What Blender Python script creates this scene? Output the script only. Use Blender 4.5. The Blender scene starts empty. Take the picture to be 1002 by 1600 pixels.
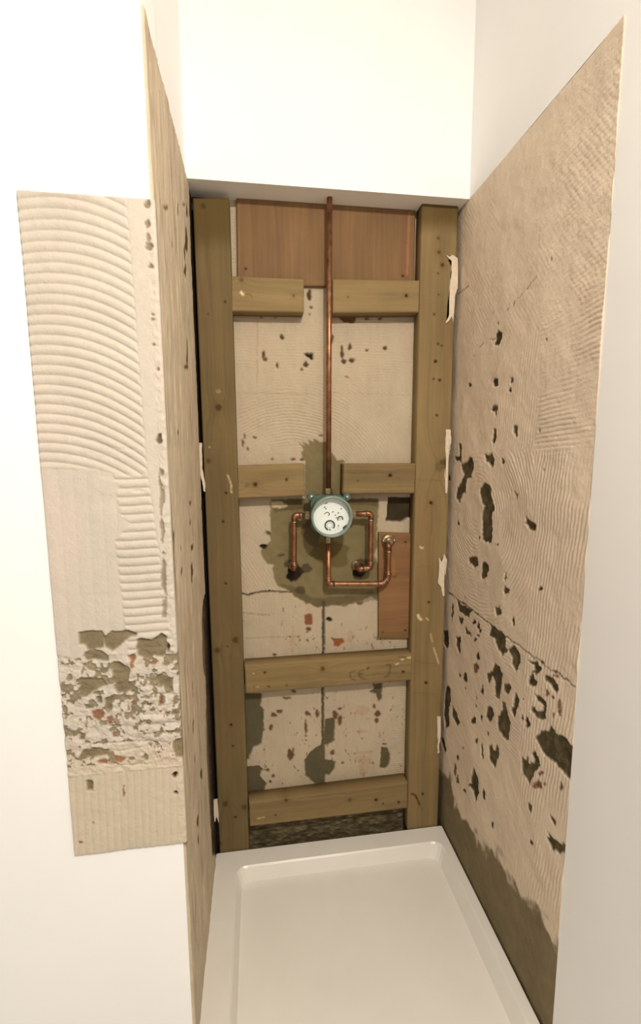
import bpy, bmesh, math
import numpy as np
from mathutils import Vector, Matrix

C = bpy.context.scene.collection
scene = bpy.context.scene

# ---------------------------------------------------------------- camera
FPX, YAW, PITCH, ROLL = 708.85, 0.13836828, 0.13193558, -0.0061682
D = 1.20
def basis():
    f = np.array([math.sin(YAW)*math.cos(PITCH), math.cos(YAW)*math.cos(PITCH), -math.sin(PITCH)])
    r = np.array([math.cos(YAW), -math.sin(YAW), 0.0]); u = np.cross(r, f)
    return r*math.cos(ROLL)+u*math.sin(ROLL), u*math.cos(ROLL)-r*math.sin(ROLL), f
RR, UU, FF = basis()
CAMP = np.array([0.0, -D, 1.0])
def ray(px, py): return FF + RR*(px-501)/FPX - UU*(py-800)/FPX
def onY(px, py, Y):
    d = ray(px, py); t = (Y-CAMP[1])/d[1]; return CAMP + d*t
def onX(px, py, X):
    d = ray(px, py); t = (X-CAMP[0])/d[0]; return CAMP + d*t
CAMP[2] -= onY(688, 1289, 0.0)[2]          # tray top is z = 0

cd = bpy.data.cameras.new('camera'); cam = bpy.data.objects.new('camera', cd); C.objects.link(cam)
cd.sensor_fit = 'VERTICAL'; cd.sensor_height = 36; cd.lens = FPX/1600*36; cd.clip_start = .02
cam.matrix_world = Matrix(((RR[0], UU[0], -FF[0], CAMP[0]), (RR[1], UU[1], -FF[1], CAMP[1]), (RR[2], UU[2], -FF[2], CAMP[2]), (0, 0, 0, 1)))
scene.camera = cam

# ---------------------------------------------------------------- light
w = bpy.data.worlds.new('room_light'); scene.world = w; w.use_nodes = True
w.node_tree.nodes['Background'].inputs[0].default_value = (1.0, .93, .84, 1)
w.node_tree.nodes['Background'].inputs[1].default_value = .50
ld = bpy.data.lights.new('ceiling_downlight', 'AREA'); ld.shape = 'DISK'; ld.size = .09
ld.energy = 20; ld.color = (1.0, .91, .79)
lo = bpy.data.objects.new('ceiling_downlight', ld); C.objects.link(lo)
lo.location = (.27, -1.62, 2.08); lo.rotation_euler = (math.radians(28), 0, 0)
scene.view_settings.view_transform = 'Standard'; scene.view_settings.look = 'None'
scene.view_settings.gamma = 1; scene.view_settings.use_curve_mapping = False
scene.view_settings.exposure = 0.32

# ---------------------------------------------------------------- noise and masks
rng = np.random.RandomState(7)
LAT = rng.rand(256, 256)
def vn(u, v, s=0):
    u = u + s*17.31; v = v + s*9.17
    iu = np.floor(u).astype(int); iv = np.floor(v).astype(int)
    fu = u-iu; fv = v-iv; fu = fu*fu*(3-2*fu); fv = fv*fv*(3-2*fv)
    a = LAT[iu % 256, iv % 256]; b = LAT[(iu+1) % 256, iv % 256]; c = LAT[iu % 256, (iv+1) % 256]; d = LAT[(iu+1) % 256, (iv+1) % 256]
    return (a*(1-fu)+b*fu)*(1-fv)+(c*(1-fu)+d*fu)*fv
def fbm(u, v, s=0, o=4):
    r = 0; a = .5; t = 0
    for k in range(o):
        r = r + a*vn(u*2**k, v*2**k, s+k*3); t += a; a *= .55
    return r/t
def ss(x, a, b):
    t = np.clip((x-a)/(b-a), 0, 1); return t*t*(3-2*t)
def lin(r, g, b):
    f = lambda c: (c/255/12.92) if c/255 <= .04045 else ((c/255+.055)/1.055)**2.4
    return np.array([f(r), f(g), f(b)])
def mixc(col, m, c):
    return col*(1-m[..., None]) + c*m[..., None]
def poly_mask(U, V, pts):
    pts = np.array(pts, float); m = np.zeros(U.shape, bool)
    lo_, hi_ = pts.min(0)-.004, pts.max(0)+.004
    sel = (U > lo_[0]) & (U < hi_[0]) & (V > lo_[1]) & (V < hi_[1])
    u = U[sel]; v = V[sel]
    if u.size == 0: return m
    ins = np.zeros(u.shape, bool); n = len(pts)
    for i in range(n):
        x1, y1 = pts[i]; x2, y2 = pts[(i+1) % n]
        if y1 == y2: continue
        c = ((y1 > v) != (y2 > v)) & (u < (x2-x1)*(v-y1)/(y2-y1)+x1)
        ins ^= c
    m[sel] = ins; return m
def soft(m, k=1):
    m = m.astype(float)
    for _ in range(k):
        p = np.pad(m, 1, mode='edge')
        m = (p[1:-1, 1:-1]*4+(p[:-2, 1:-1]+p[2:, 1:-1]+p[1:-1, :-2]+p[1:-1, 2:])*2+p[:-2, :-2]+p[2:, 2:]+p[:-2, 2:]+p[2:, :-2])/16
    return m
class Tr:                                        # traces marks onto a wall's own (u, v) coordinates
    def __init__(s, f, iu, U, V, jit=.0022):
        s.f, s.iu = f, iu; s.U, s.V = U, V
        s.Uj = U+(fbm(U/.009, V/.009, 1)-.5)*jit*2.4; s.Vj = V+(fbm(U/.009, V/.009, 5)-.5)*jit*2.4
    def p(s, x, y):
        P = s.f(x, y); return (P[s.iu], P[2])
    def poly(s, pts, ox=0, oy=0, k=1.0, sf=1):
        return soft(poly_mask(s.Uj, s.Vj, [s.p(ox+a/k, oy+b/k) for a, b in pts]), sf)
    def dot(s, x, y, rx, ry=None, ox=0, oy=0, k=1.0):
        ry = ry or rx; x = ox+x/k; y = oy+y/k; rx /= k; ry /= k
        return s.poly([(x+rx*math.cos(t)*(1+.25*math.sin(3*t+x)), y+ry*math.sin(t)*(1+.2*math.cos(2*t+y))) for t in np.linspace(0, 2*math.pi, 11)[:-1]])
    def line(s, pts, wpx, ox=0, oy=0, k=1.0):
        m = np.zeros(s.U.shape)
        P = [(ox+a/k, oy+b/k) for a, b in pts]
        for (a, b), (c, d) in zip(P[:-1], P[1:]):
            L = math.hypot(c-a, d-b) or 1; nx, ny = -(d-b)/L*wpx/2, (c-a)/L*wpx/2
            m = np.maximum(m, s.poly([(a+nx, b+ny), (c+nx, d+ny), (c-nx, d-ny), (a-nx, b-ny)]))
        return m
def ridge(ph):                                    # notched trowel profile: wide crest, sharp valley
    return np.abs(np.sin(math.pi*ph))**.62

# ---------------------------------------------------------------- materials
def attr_mat(name, rough=.9, grain=.12, gscale=180, bump=.15, bscale=260, spec=.25):
    m = bpy.data.materials.new(name); m.use_nodes = True; nt = m.node_tree; b = nt.nodes['Principled BSDF']
    a = nt.nodes.new('ShaderNodeAttribute'); a.attribute_name = 'pigment'
    tc = nt.nodes.new('ShaderNodeTexCoord')
    n = nt.nodes.new('ShaderNodeTexNoise'); n.inputs['Scale'].default_value = gscale; n.inputs['Detail'].default_value = 5
    mr = nt.nodes.new('ShaderNodeMapRange'); mr.inputs['To Min'].default_value = 1-grain; mr.inputs['To Max'].default_value = 1+grain
    mx = nt.nodes.new('ShaderNodeVectorMath'); mx.operation = 'SCALE'
    L = nt.links.new
    L(tc.outputs['Object'], n.inputs['Vector']); L(n.outputs['Fac'], mr.inputs['Value'])
    L(a.outputs['Color'], mx.inputs[0]); L(mr.outputs[0], mx.inputs['Scale']); L(mx.outputs[0], b.inputs['Base Color'])
    n2 = nt.nodes.new('ShaderNodeTexNoise'); n2.inputs['Scale'].default_value = bscale; n2.inputs['Detail'].default_value = 3
    bp = nt.nodes.new('ShaderNodeBump'); bp.inputs['Strength'].default_value = bump; bp.inputs['Distance'].default_value = .002
    L(tc.outputs['Object'], n2.inputs['Vector']); L(n2.outputs['Fac'], bp.inputs['Height']); L(bp.outputs[0], b.inputs['Normal'])
    b.inputs['Roughness'].default_value = rough; b.inputs['Specular IOR Level'].default_value = spec
    return m
def mat(name, col, rough=.5, metal=0., var=.06, scale=60, spec=.4, alpha_trans=0., coat=0.):
    m = bpy.data.materials.new(name); m.use_nodes = True; nt = m.node_tree; b = nt.nodes['Principled BSDF']
    tc = nt.nodes.new('ShaderNodeTexCoord'); n = nt.nodes.new('ShaderNodeTexNoise'); n.inputs['Scale'].default_value = scale
    r = nt.nodes.new('ShaderNodeValToRGB'); c = np.array(col[:3])
    r.color_ramp.elements[0].position = .3; r.color_ramp.elements[1].position = .7
    r.color_ramp.elements[0].color = (*np.clip(c*(1-var), 0, 1), 1); r.color_ramp.elements[1].color = (*np.clip(c*(1+var), 0, 1), 1)
    nt.links.new(tc.outputs['Object'], n.inputs['Vector']); nt.links.new(n.outputs['Fac'], r.inputs[0]); nt.links.new(r.outputs[0], b.inputs['Base Color'])
    b.inputs['Roughness'].default_value = rough; b.inputs['Metallic'].default_value = metal
    b.inputs['Specular IOR Level'].default_value = spec; b.inputs['Transmission Weight'].default_value = alpha_trans
    b.inputs['Coat Weight'].default_value = coat
    return m
M_wall = attr_mat('old_tile_adhesive', .92, .07, 130, .3, 300)
M_wood = attr_mat('treated_softwood', .75, .06, 220, .12, 400)
M_ply = attr_mat('red_faced_plywood', .7, .06, 220, .08, 400)
M_white = mat('white_wall_paint', (.93, .92, .90), .75, var=.01, scale=8)
M_tray = mat('white_acrylic', (.80, .77, .71), .28, var=.015, scale=14, spec=.5)
M_copper = mat('copper', (.33, .155, .08), .42, .9, .35, 55)
M_fitting = mat('dull_copper_fitting', (.28, .13, .07), .45, .9, .5, 120)
M_brass = mat('dull_brass', (.33, .25, .15), .42, .9, .3, 160)
M_solder = mat('solder', (.36, .27, .18), .4, .9, .15, 200)
M_green = mat('green_plastic', (.08, .132, .10), .38, 0, .10, 40)
M_greenrim = mat('pale_green_clear_plastic', (.24, .32, .27), .25, 0, .05, 40, alpha_trans=.15)
M_label = mat('white_label', (.80, .84, .80), .5, 0, .02, 60)
M_ink = mat('dark_ink', (.05, .07, .065), .6, 0, .1, 60)
M_pink = mat('pink_ink', (.5, .17, .17), .6, 0, .1, 60)
M_steel = mat('zinc_screw', (.45, .42, .38), .4, .9, .1, 90)
M_hole = mat('dark_recess', (.012, .009, .006), .95, 0, .1, 60)
M_flake = mat('pale_plaster_chip', tuple(lin(214, 198, 176)), .9, 0, .07, 120)
M_black = mat('dark_masonry_void', (.02, .016, .012), .95, 0, .4, 60)

# ---------------------------------------------------------------- mesh helpers
def link(name, me, m=None, parent=None, label=None, cat=None, group=None, kind=None, smooth=True):
    o = bpy.data.objects.new(name, me); C.objects.link(o)
    if m: me.materials.append(m)
    if parent:
        o.parent = parent; o.matrix_parent_inverse = Matrix.Translation(parent.location).inverted()
    if label: o['label'] = label
    if cat: o['category'] = cat
    if group: o['group'] = group
    if kind: o['kind'] = kind
    if smooth: me.polygons.foreach_set('use_smooth', [True]*len(me.polygons))
    return o
def empty(name, loc, label, cat, group=None):
    o = bpy.data.objects.new(name, None); C.objects.link(o); o.location = Vector(loc); o.empty_display_size = .03
    o['label'] = label; o['category'] = cat
    if group: o['group'] = group
    return o
def grid_mesh(name, P, col, close_back=None, flip=False):
    """P (n,m,3) front grid; close_back: function giving the rear position of the border ring."""
    n, m = P.shape[:2]
    idx = np.arange(n*m).reshape(n, m)
    q = np.stack([idx[:-1, :-1], idx[1:, :-1], idx[1:, 1:], idx[:-1, 1:]], -1).reshape(-1, 4)
    verts = P.reshape(-1, 3); cols = col.reshape(-1, 3)
    if close_back is not None:
        ring = np.concatenate([idx[:, 0], idx[-1, 1:], idx[-2::-1, -1], idx[0, -2:0:-1]])
        bk = close_back(verts[ring].copy()); base = len(verts)
        rcol = cols[ring]; verts = np.concatenate([verts, bk]); cols = np.concatenate([cols, rcol])
        k = len(ring); a = ring; b = np.roll(ring, -1); c = base+(np.arange(k)+1) % k; d = base+np.arange(k)
        q = np.concatenate([q, np.stack([b, a, d, c], -1)])
        ctr = len(verts); verts = np.concatenate([verts, bk.mean(0)[None]]); cols = np.concatenate([cols, rcol.mean(0)[None]])
        tri = np.stack([c, d, np.full(k, ctr)], -1)
    else: tri = np.zeros((0, 3), int)
    if flip: q = q[:, ::-1]; tri = tri[:, ::-1]
    me = bpy.data.meshes.new(name)
    me.vertices.add(len(verts)); me.vertices.foreach_set('co', verts.astype(np.float32).ravel())
    nl = q.size+tri.size; me.loops.add(nl); me.loops.foreach_set('vertex_index', np.concatenate([q.ravel(), tri.ravel()]).astype(np.int32))
    npoly = len(q)+len(tri); me.polygons.add(npoly)
    st = np.concatenate([np.arange(len(q))*4, q.size+np.arange(len(tri))*3]).astype(np.int32)
    me.polygons.foreach_set('loop_start', st)
    me.update(calc_edges=True); me.validate()
    ca = me.color_attributes.new('pigment', 'FLOAT_COLOR', 'POINT')
    ca.data.foreach_set('color', np.concatenate([np.clip(cols, 0, 1), np.ones((len(cols), 1))], 1).astype(np.float32).ravel())
    return me
def box_bm(bm, lo_, hi_):
    r = bmesh.ops.create_cube(bm, size=1)
    for v in r['verts']:
        v.co = Vector([lo_[i]+(v.co[i]+.5)*(hi_[i]-lo_[i]) for i in range(3)])
def bm_obj(name, fn, m, parent=None, bevel=0, smooth=False, **kw):
    bm = bmesh.new(); fn(bm)
    if bevel: bmesh.ops.bevel(bm, geom=list(bm.edges), offset=bevel, segments=2, affect='EDGES', profile=.5)
    bmesh.ops.recalc_face_normals(bm, faces=bm.faces)
    me = bpy.data.meshes.new(name); bm.to_mesh(me); bm.free()
    return link(name, me, m, parent, smooth=smooth, **kw)
def lathe(bm, prof, ctr, axis='Y', seg=48):
    """prof: (radius, offset toward the viewer)"""
    rings = []
    for r, h in prof:
        ring = []
        for k in range(seg):
            a = 2*math.pi*k/seg
            ring.append(bm.verts.new((ctr[0]+r*math.cos(a), ctr[1]-h, ctr[2]+r*math.sin(a))))
        rings.append(ring)
    for A, B in zip(rings[:-1], rings[1:]):
        for k in range(seg): bm.faces.new((A[k], A[(k+1) % seg], B[(k+1) % seg], B[k]))
    bm.faces.new(rings[0][::-1]); bm.faces.new(rings[-1])
def rounded(pts, r=.012, n=5):
    pts = [Vector(p) for p in pts]; out = [pts[0]]
    for a, b, c in zip(pts[:-2], pts[1:-1], pts[2:]):
        d1 = (a-b); d2 = (c-b); k = min(r, d1.length*.45, d2.length*.45)
        p, q = b+d1.normalized()*k, b+d2.normalized()*k
        for i in range(n+1):
            t = i/n; out.append(p*(1-t)**2+b*2*t*(1-t)+q*t*t)
    out.append(pts[-1]); return out
def tube(bm, pts, rad, seg=16, rads=None):
    pts = [Vector(p) for p in pts]; prev = None; rings = []
    for i, p in enumerate(pts):
        t = (pts[min(i+1, len(pts)-1)]-pts[max(i-1, 0)]).normalized()
        if prev is None: x = t.orthogonal().normalized()
        else: x = (prev-t*prev.dot(t)).normalized()
        prev = x; y = t.cross(x); rr = rads[i] if rads else rad
        rings.append([bm.verts.new(p+(x*math.cos(2*math.pi*k/seg)+y*math.sin(2*math.pi*k/seg))*rr) for k in range(seg)])
    for A, B in zip(rings[:-1], rings[1:]):
        for k in range(seg): bm.faces.new((A[k], A[(k+1) % seg], B[(k+1) % seg], B[k]))
    bm.faces.new(rings[0][::-1]); bm.faces.new(rings[-1])
def tube_obj(name, pts, rad, m, parent=None, **kw):
    return bm_obj(name, lambda b: tube(b, pts, rad), m, parent, smooth=True, **kw)

# ---------------------------------------------------------------- main dimensions
YB = .045                                   # face of the old adhesive behind the frame
XR = onY(719, 318, 0.02)[0]                 # right wall
XSL = onY(301, 318, 0)[0]                   # left stud's outer edge
XL = XSL-.0095                              # reveal beside the left stud
ZT = onY(560, 311, 0)[2]                    # top of the stripped area
def corner_Y():
    a, b = -1.0, 0.
    for _ in range(50):
        m = (a+b)/2; P = np.array([XL, m, CAMP[2]])-CAMP; px = 501+FPX*(P@RR)/(P@FF)
        if px < 255: a = m
        else: b = m
    return a
YL = corner_Y()
ZL_top = onY(180, 310, YL)[2]; ZL_bot = onY(126, 1332, YL)[2]
XL_end = onY(118, 1322, YL)[0]
YR_end = onX(884, 1322, XR)[1]
print('DIMS XR %.3f XL %.3f ZT %.3f YL %.3f ZLtop %.3f ZLbot %.3f XLend %.3f YRend %.3f cam %s' % (XR, XL, ZT, YL, ZL_top, ZL_bot, XL_end, YR_end, CAMP))
ZBOT = -.13

PLA = lin(183, 168, 144); MOR = lin(93, 84, 62); MORD = lin(70, 60, 41); BRI = lin(146, 92, 60); HOL = lin(38, 29, 20)
WHI = lin(220, 206, 188)

# ---------------------------------------------------------------- back wall
def back_wall():
    res = .0019; x0, x1 = XL-.03, XR+.01; z0, z1 = ZBOT, ZT+.03
    u = np.arange(x0, x1, res); v = np.arange(z0, z1, res); U, V = np.meshgrid(u, v, indexing='ij')
    T = Tr(lambda x, y: onY(x, y, YB), 0, U, V, .0022)
    cm = fbm(U/.10, V/.10, 2); fine = fbm(U/.012, V/.05, 4)
    col = PLA*(1+(cm[..., None]-.5)*.22)*(1+(fine[..., None]-.5)*.12)
    pink = ss(fbm(U/.05, V/.16, 9), .52, .75)*.45
    col = mixc(col, pink, lin(186, 164, 142))
    p = T.p
    # trowel ridges, a different sweep in each bay
    WB = (fbm(U/.025, V/.025, 77)-.5)*1.1
    h1 = ridge((V+.0012*np.sin(U/.03))/.0078+WB)                                # level, top bay
    c2 = p(455, 790); h2 = ridge(np.hypot((U-c2[0]), (V-c2[1])*1.0)/.0082+WB)       # arcs above the valve
    h3 = ridge((V*.55+U*.9)/.0085+WB)                                           # diagonal, left of the valve
    h4 = ridge((U+.003*np.sin(V/.06))/.0085+WB)                                     # upright, lower bays
    h5 = ridge(V/.0072+WB*.4)
    zz1 = p(500, 600)[1]; zz2 = p(500, 735)[1]; zz3 = p(500, 925)[1]
    wa = ss(V, zz1-.015, zz1+.015); wb = ss(V, zz2-.01, zz2+.01)*(1-wa); wc = ss(V, zz3-.005, zz3+.005)*(1-wa-wb); wd = 1-wa-wb-wc
    R5 = ss(U, p(605, 1150)[0]-.01, p(605, 1150)[0]+.01)
    amp = .25+.75*ss(fbm(U/.09, V/.07, 12), .35, .65)
    h = (wa*h1*.7+wb*h2*1.15+wc*h3+wd*((1-R5)*h4*.35+R5*h5*.8))*.0021*amp
    h += (fbm(U/.06, V/.06, 15)-.5)*.004 + (fbm(U/.006, V/.006, 16)-.5)*.0006
    lift = 0
    def stain_or_shade(m, c, a=1.):
        nonlocal col; col = mixc(col, m*a, c)
    def patch(m, c=MOR, d=.0045, tex=.35):
        nonlocal col, h
        t = fbm(U/.02, V/.02, 21)
        cc = c*(1+(t[..., None]-.5)*tex)
        col = col*(1-m[..., None])+cc*m[..., None]; h = h*(1-m)+m*((t-.5)*.002-d)
    # bay 1 (above first rail the ply covers it)
    Z2 = dict(ox=340, oy=310, k=2.637)
    stain_or_shade(T.line([(165, 500), (163, 760)], 1.1, **Z2), lin(140, 120, 95), .6)
    stain_or_shade(T.line([(60, 800), (440, 808)], 1.0, **Z2), lin(140, 120, 95), .5)
    stain_or_shade(T.line([(475, 800), (820, 812)], 1.0, **Z2), lin(140, 120, 95), .35)
    patch(T.poly([(500, 488), (575, 490), (560, 514), (520, 512)], **Z2), lin(110, 75, 45), .002)
    for x, y, rx, ry in [(265, 570, 8, 11), (190, 650, 6, 20), (197, 664, 5, 9), (245, 688, 5, 14), (363, 683, 11, 11), (348, 705, 5, 5), (513, 635, 7, 26), (547, 612, 7, 16), (521, 672, 10, 12), (555, 668, 12, 9),
                         (615, 625, 8, 5), (690, 617, 9, 8), (530, 737, 11, 3), (378, 398, 9, 22), (385, 450, 8, 5), (380, 480, 4, 4), (615, 495, 9, 5), (670, 496, 9, 4), (180, 490, 5, 4), (240, 490, 6, 4), (470, 580, 7, 20), (822, 200, 4, 1)]:
        patch(T.dot(x, y, rx, ry, **Z2), lin(84, 62, 40), .003)
    patch(T.poly([(355, 640), (392, 637), (392, 668), (372, 655)], **Z2), HOL, .006)
    ZB = dict(ox=360, oy=660, k=3.131)
    for x, y, rx, ry in [(120, 76, 9, 8), (205, 182, 6, 5), (308, 180, 13, 6), (352, 182, 14, 7), (70, 70, 5, 12), (445, 65, 14, 4), (60, 100, 5, 20), (85, 130, 5, 10)]:
        patch(T.dot(x, y, rx, ry, **ZB), lin(92, 76, 52), .0025)
    # the re-plastered patch round the valve
    big = T.poly([(335, 100), (365, 118), (352, 94), (385, 112), (380, 86), (412, 100), (408, 78), (440, 100), (470, 95), (505, 165), (520, 188), (555, 190), (560, 375), (725, 372), (722, 480), (715, 560), (722, 600), (705, 650), (728, 705), (735, 740), (742, 830), (722, 870), (690, 850),
                  (650, 872), (600, 885), (560, 905), (500, 893), (455, 905), (420, 905), (390, 885), (370, 890), (350, 870), (310, 852), (300, 830), (230, 800), (218, 780), (205, 720), (215, 700), (180, 690), (150, 650), (150, 625), (198, 580), (192, 550), (170, 530), (200, 540), (195, 510), (195, 380), (365, 372), (365, 190), (345, 150), (360, 135)], **ZB)
    patch(big, lin(124, 111, 78), .002, .28)
    stain_or_shade(T.dot(500, 645, 95, 70, **ZB), lin(96, 82, 46), .75)
    stain_or_shade(T.dot(400, 545, 48, 65, **ZB), lin(82, 68, 44), .7)  # cast shadow of the valve, painted into the mortar colour
    stain_or_shade(T.poly([(198, 372), (365, 372), (365, 425), (260, 432), (215, 440)], **ZB), lin(84, 70, 40), .6)  # shadow under the left middle rail, painted into the colour
    stain_or_shade(T.poly([(570, 372), (722, 372), (722, 412), (620, 402), (575, 398)], **ZB), lin(84, 70, 40), .6)  # shadow under the right middle rail, likewise painted in
    patch(T.poly([(198, 390), (255, 386), (285, 410), (240, 424), (205, 415)], **ZB), lin(190, 172, 140), .001)
    stain_or_shade(T.poly([(230, 790), (300, 800), (400, 860), (600, 850), (700, 820), (720, 870), (600, 888), (430, 905), (350, 870), (300, 830)], **ZB), MORD, .45)
    for x, y, rx, ry, c in [(312, 735, 40, 42, HOL), (290, 690, 28, 22, MORD), (370, 715, 30, 22, MORD), (630, 725, 34, 40, HOL), (655, 700, 55, 30, MORD), (165, 610, 18, 14, HOL), (185, 540, 14, 8, MORD), (250, 650, 18, 8, MORD), (480, 965, 8, 12, HOL),
                          (635, 885, 16, 10, MORD), (345, 820, 26, 20, MORD)]:
        m = T.dot(x, y, rx, ry, **ZB); (patch(m, c, .008) if c is HOL else stain_or_shade(m, c, .8))
    patch(T.poly([(775, 366), (905, 366), (892, 462), (860, 470), (838, 484), (800, 482), (762, 484), (770, 430)], **ZB), lin(60, 50, 34), .010, .8)
    stain_or_shade(T.dot(750, 590, 30, 30, **ZB), lin(110, 92, 62), .5)
    # cracks
    patch(T.line([(50, 838), (85, 846), (130, 832), (200, 826), (300, 832)], 2.2, **ZB), HOL, .005)
    patch(T.line([(45, 930), (200, 945)], .8, **ZB), lin(120, 100, 70), .001)
    seam = T.line([(506, 940), (505.5, 1010), (504.5, 1080), (505, 1226)], 4.0)
    patch(seam, lin(80, 74, 54), .005)
    stain_or_shade(T.line([(384, 997), (470, 994)], 1.1), lin(130, 112, 86), .6)
    patch(T.poly([(362, 940), (400, 936), (402, 990), (366, 992)], **ZB), BRI*.75, .0015)
    patch(T.dot(488, 965, 9, 12, **ZB), HOL, .003)
    Z8 = dict(ox=330, oy=980, k=2.708)
    for pts in ([(140, 280), (215, 280), (208, 330), (222, 350), (220, 440), (212, 495), (175, 510), (158, 560), (140, 565)],
                [(140, 592), (200, 588), (218, 600), (205, 632), (232, 662), (222, 697), (140, 720)],
                [(482, 390), (522, 385), (522, 480), (500, 495), (482, 500), (482, 560), (528, 570), (520, 605), (500, 625), (483, 628), (480, 662), (440, 664), (402, 632), (395, 565), (420, 530), (455, 505), (476, 490)],
                [(720, 508), (748, 512), (757, 540), (756, 570), (742, 598), (715, 597)],
                [(668, 272), (690, 262), (685, 240), (724, 236), (722, 305), (708, 315), (700, 285)]):
        patch(T.poly(pts, **Z8), lin(92, 84, 62), .004, .25)
    patch(T.poly([(505, 42), (530, 50), (560, 48), (562, 62), (540, 84), (520, 78), (520, 62)], **Z8), lin(140, 84, 50), .002)
    for x, y, rx, ry in [(412, 8, 12, 8), (265, 372, 14, 10), (290, 358, 12, 10), (253, 425, 8, 16), (405, 365, 9, 8), (448, 365, 8, 16), (415, 368, 6, 6), (523, 372, 12, 20), (545, 395, 9, 22), (545, 345, 9, 6), (705, 365, 14, 13), (702, 395, 9, 11), (735, 495, 10, 5),
                         (335, 540, 15, 22), (348, 520, 5, 10), (240, 605, 8, 8), (262, 630, 7, 9), (250, 655, 7, 7), (515, 530, 10, 14), (400, 420, 5, 30), (690, 335, 6, 9), (400, 460, 5, 5), (268, 118, 8, 7), (230, 590, 4, 5), (555, 575, 7, 5), (320, 300, 20, 5), (350, 270, 10, 8)]:
        patch(T.dot(x, y, rx, ry, **Z8), lin(104, 74, 52), .002)
    for x, y, rx, ry in [(645, 600, 22, 30), (640, 560, 40, 18), (650, 530, 45, 10), (640, 440, 25, 10), (345, 60, 12, 60), (590, 40, 18, 26), (640, 350, 30, 20), (600, 140, 40, 10)]:
        stain_or_shade(T.dot(x, y, rx, ry, **Z8)*fbm(U/.006, V/.012, 37), lin(170, 128, 92), .6)
    dkz = ss(-U, -(XSL+.03), -(XSL+.02)); col = mixc(col, dkz, lin(56, 46, 32)*(.6+.8*fbm(U/.01, V/.015, 35)[..., None]))  # shade of the gap beside the left stud, put into the wall colour
    sp = ss(fbm(U/.007, V/.012, 38), .70, .76)*ss(fbm(U/.06, V/.08, 39), .46, .56)*(1-big)*ss(-V, -zz3, -zz3+.02)
    patch(sp*.8, lin(120, 90, 64), .001)
    # bottom strip of wet rough mortar
    zb = p(500, 1262)[1]
    bm_ = ss(-V+(fbm(U/.02, V/.02, 33)-.5)*.02, -zb, -zb+.008)
    t = fbm(U/.018, V/.008, 31); cc = lin(66, 56, 36)*(1-t[..., None])+lin(150, 136, 104)*t[..., None]**1.6
    col = mixc(col, bm_, cc); h = h*(1-bm_)+bm_*((t-.5)*.008-.002)
    P = np.stack([U, YB-h, V], -1)
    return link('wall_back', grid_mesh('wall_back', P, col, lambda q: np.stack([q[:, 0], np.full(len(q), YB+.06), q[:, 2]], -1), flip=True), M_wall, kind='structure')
back_wall()

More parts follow.
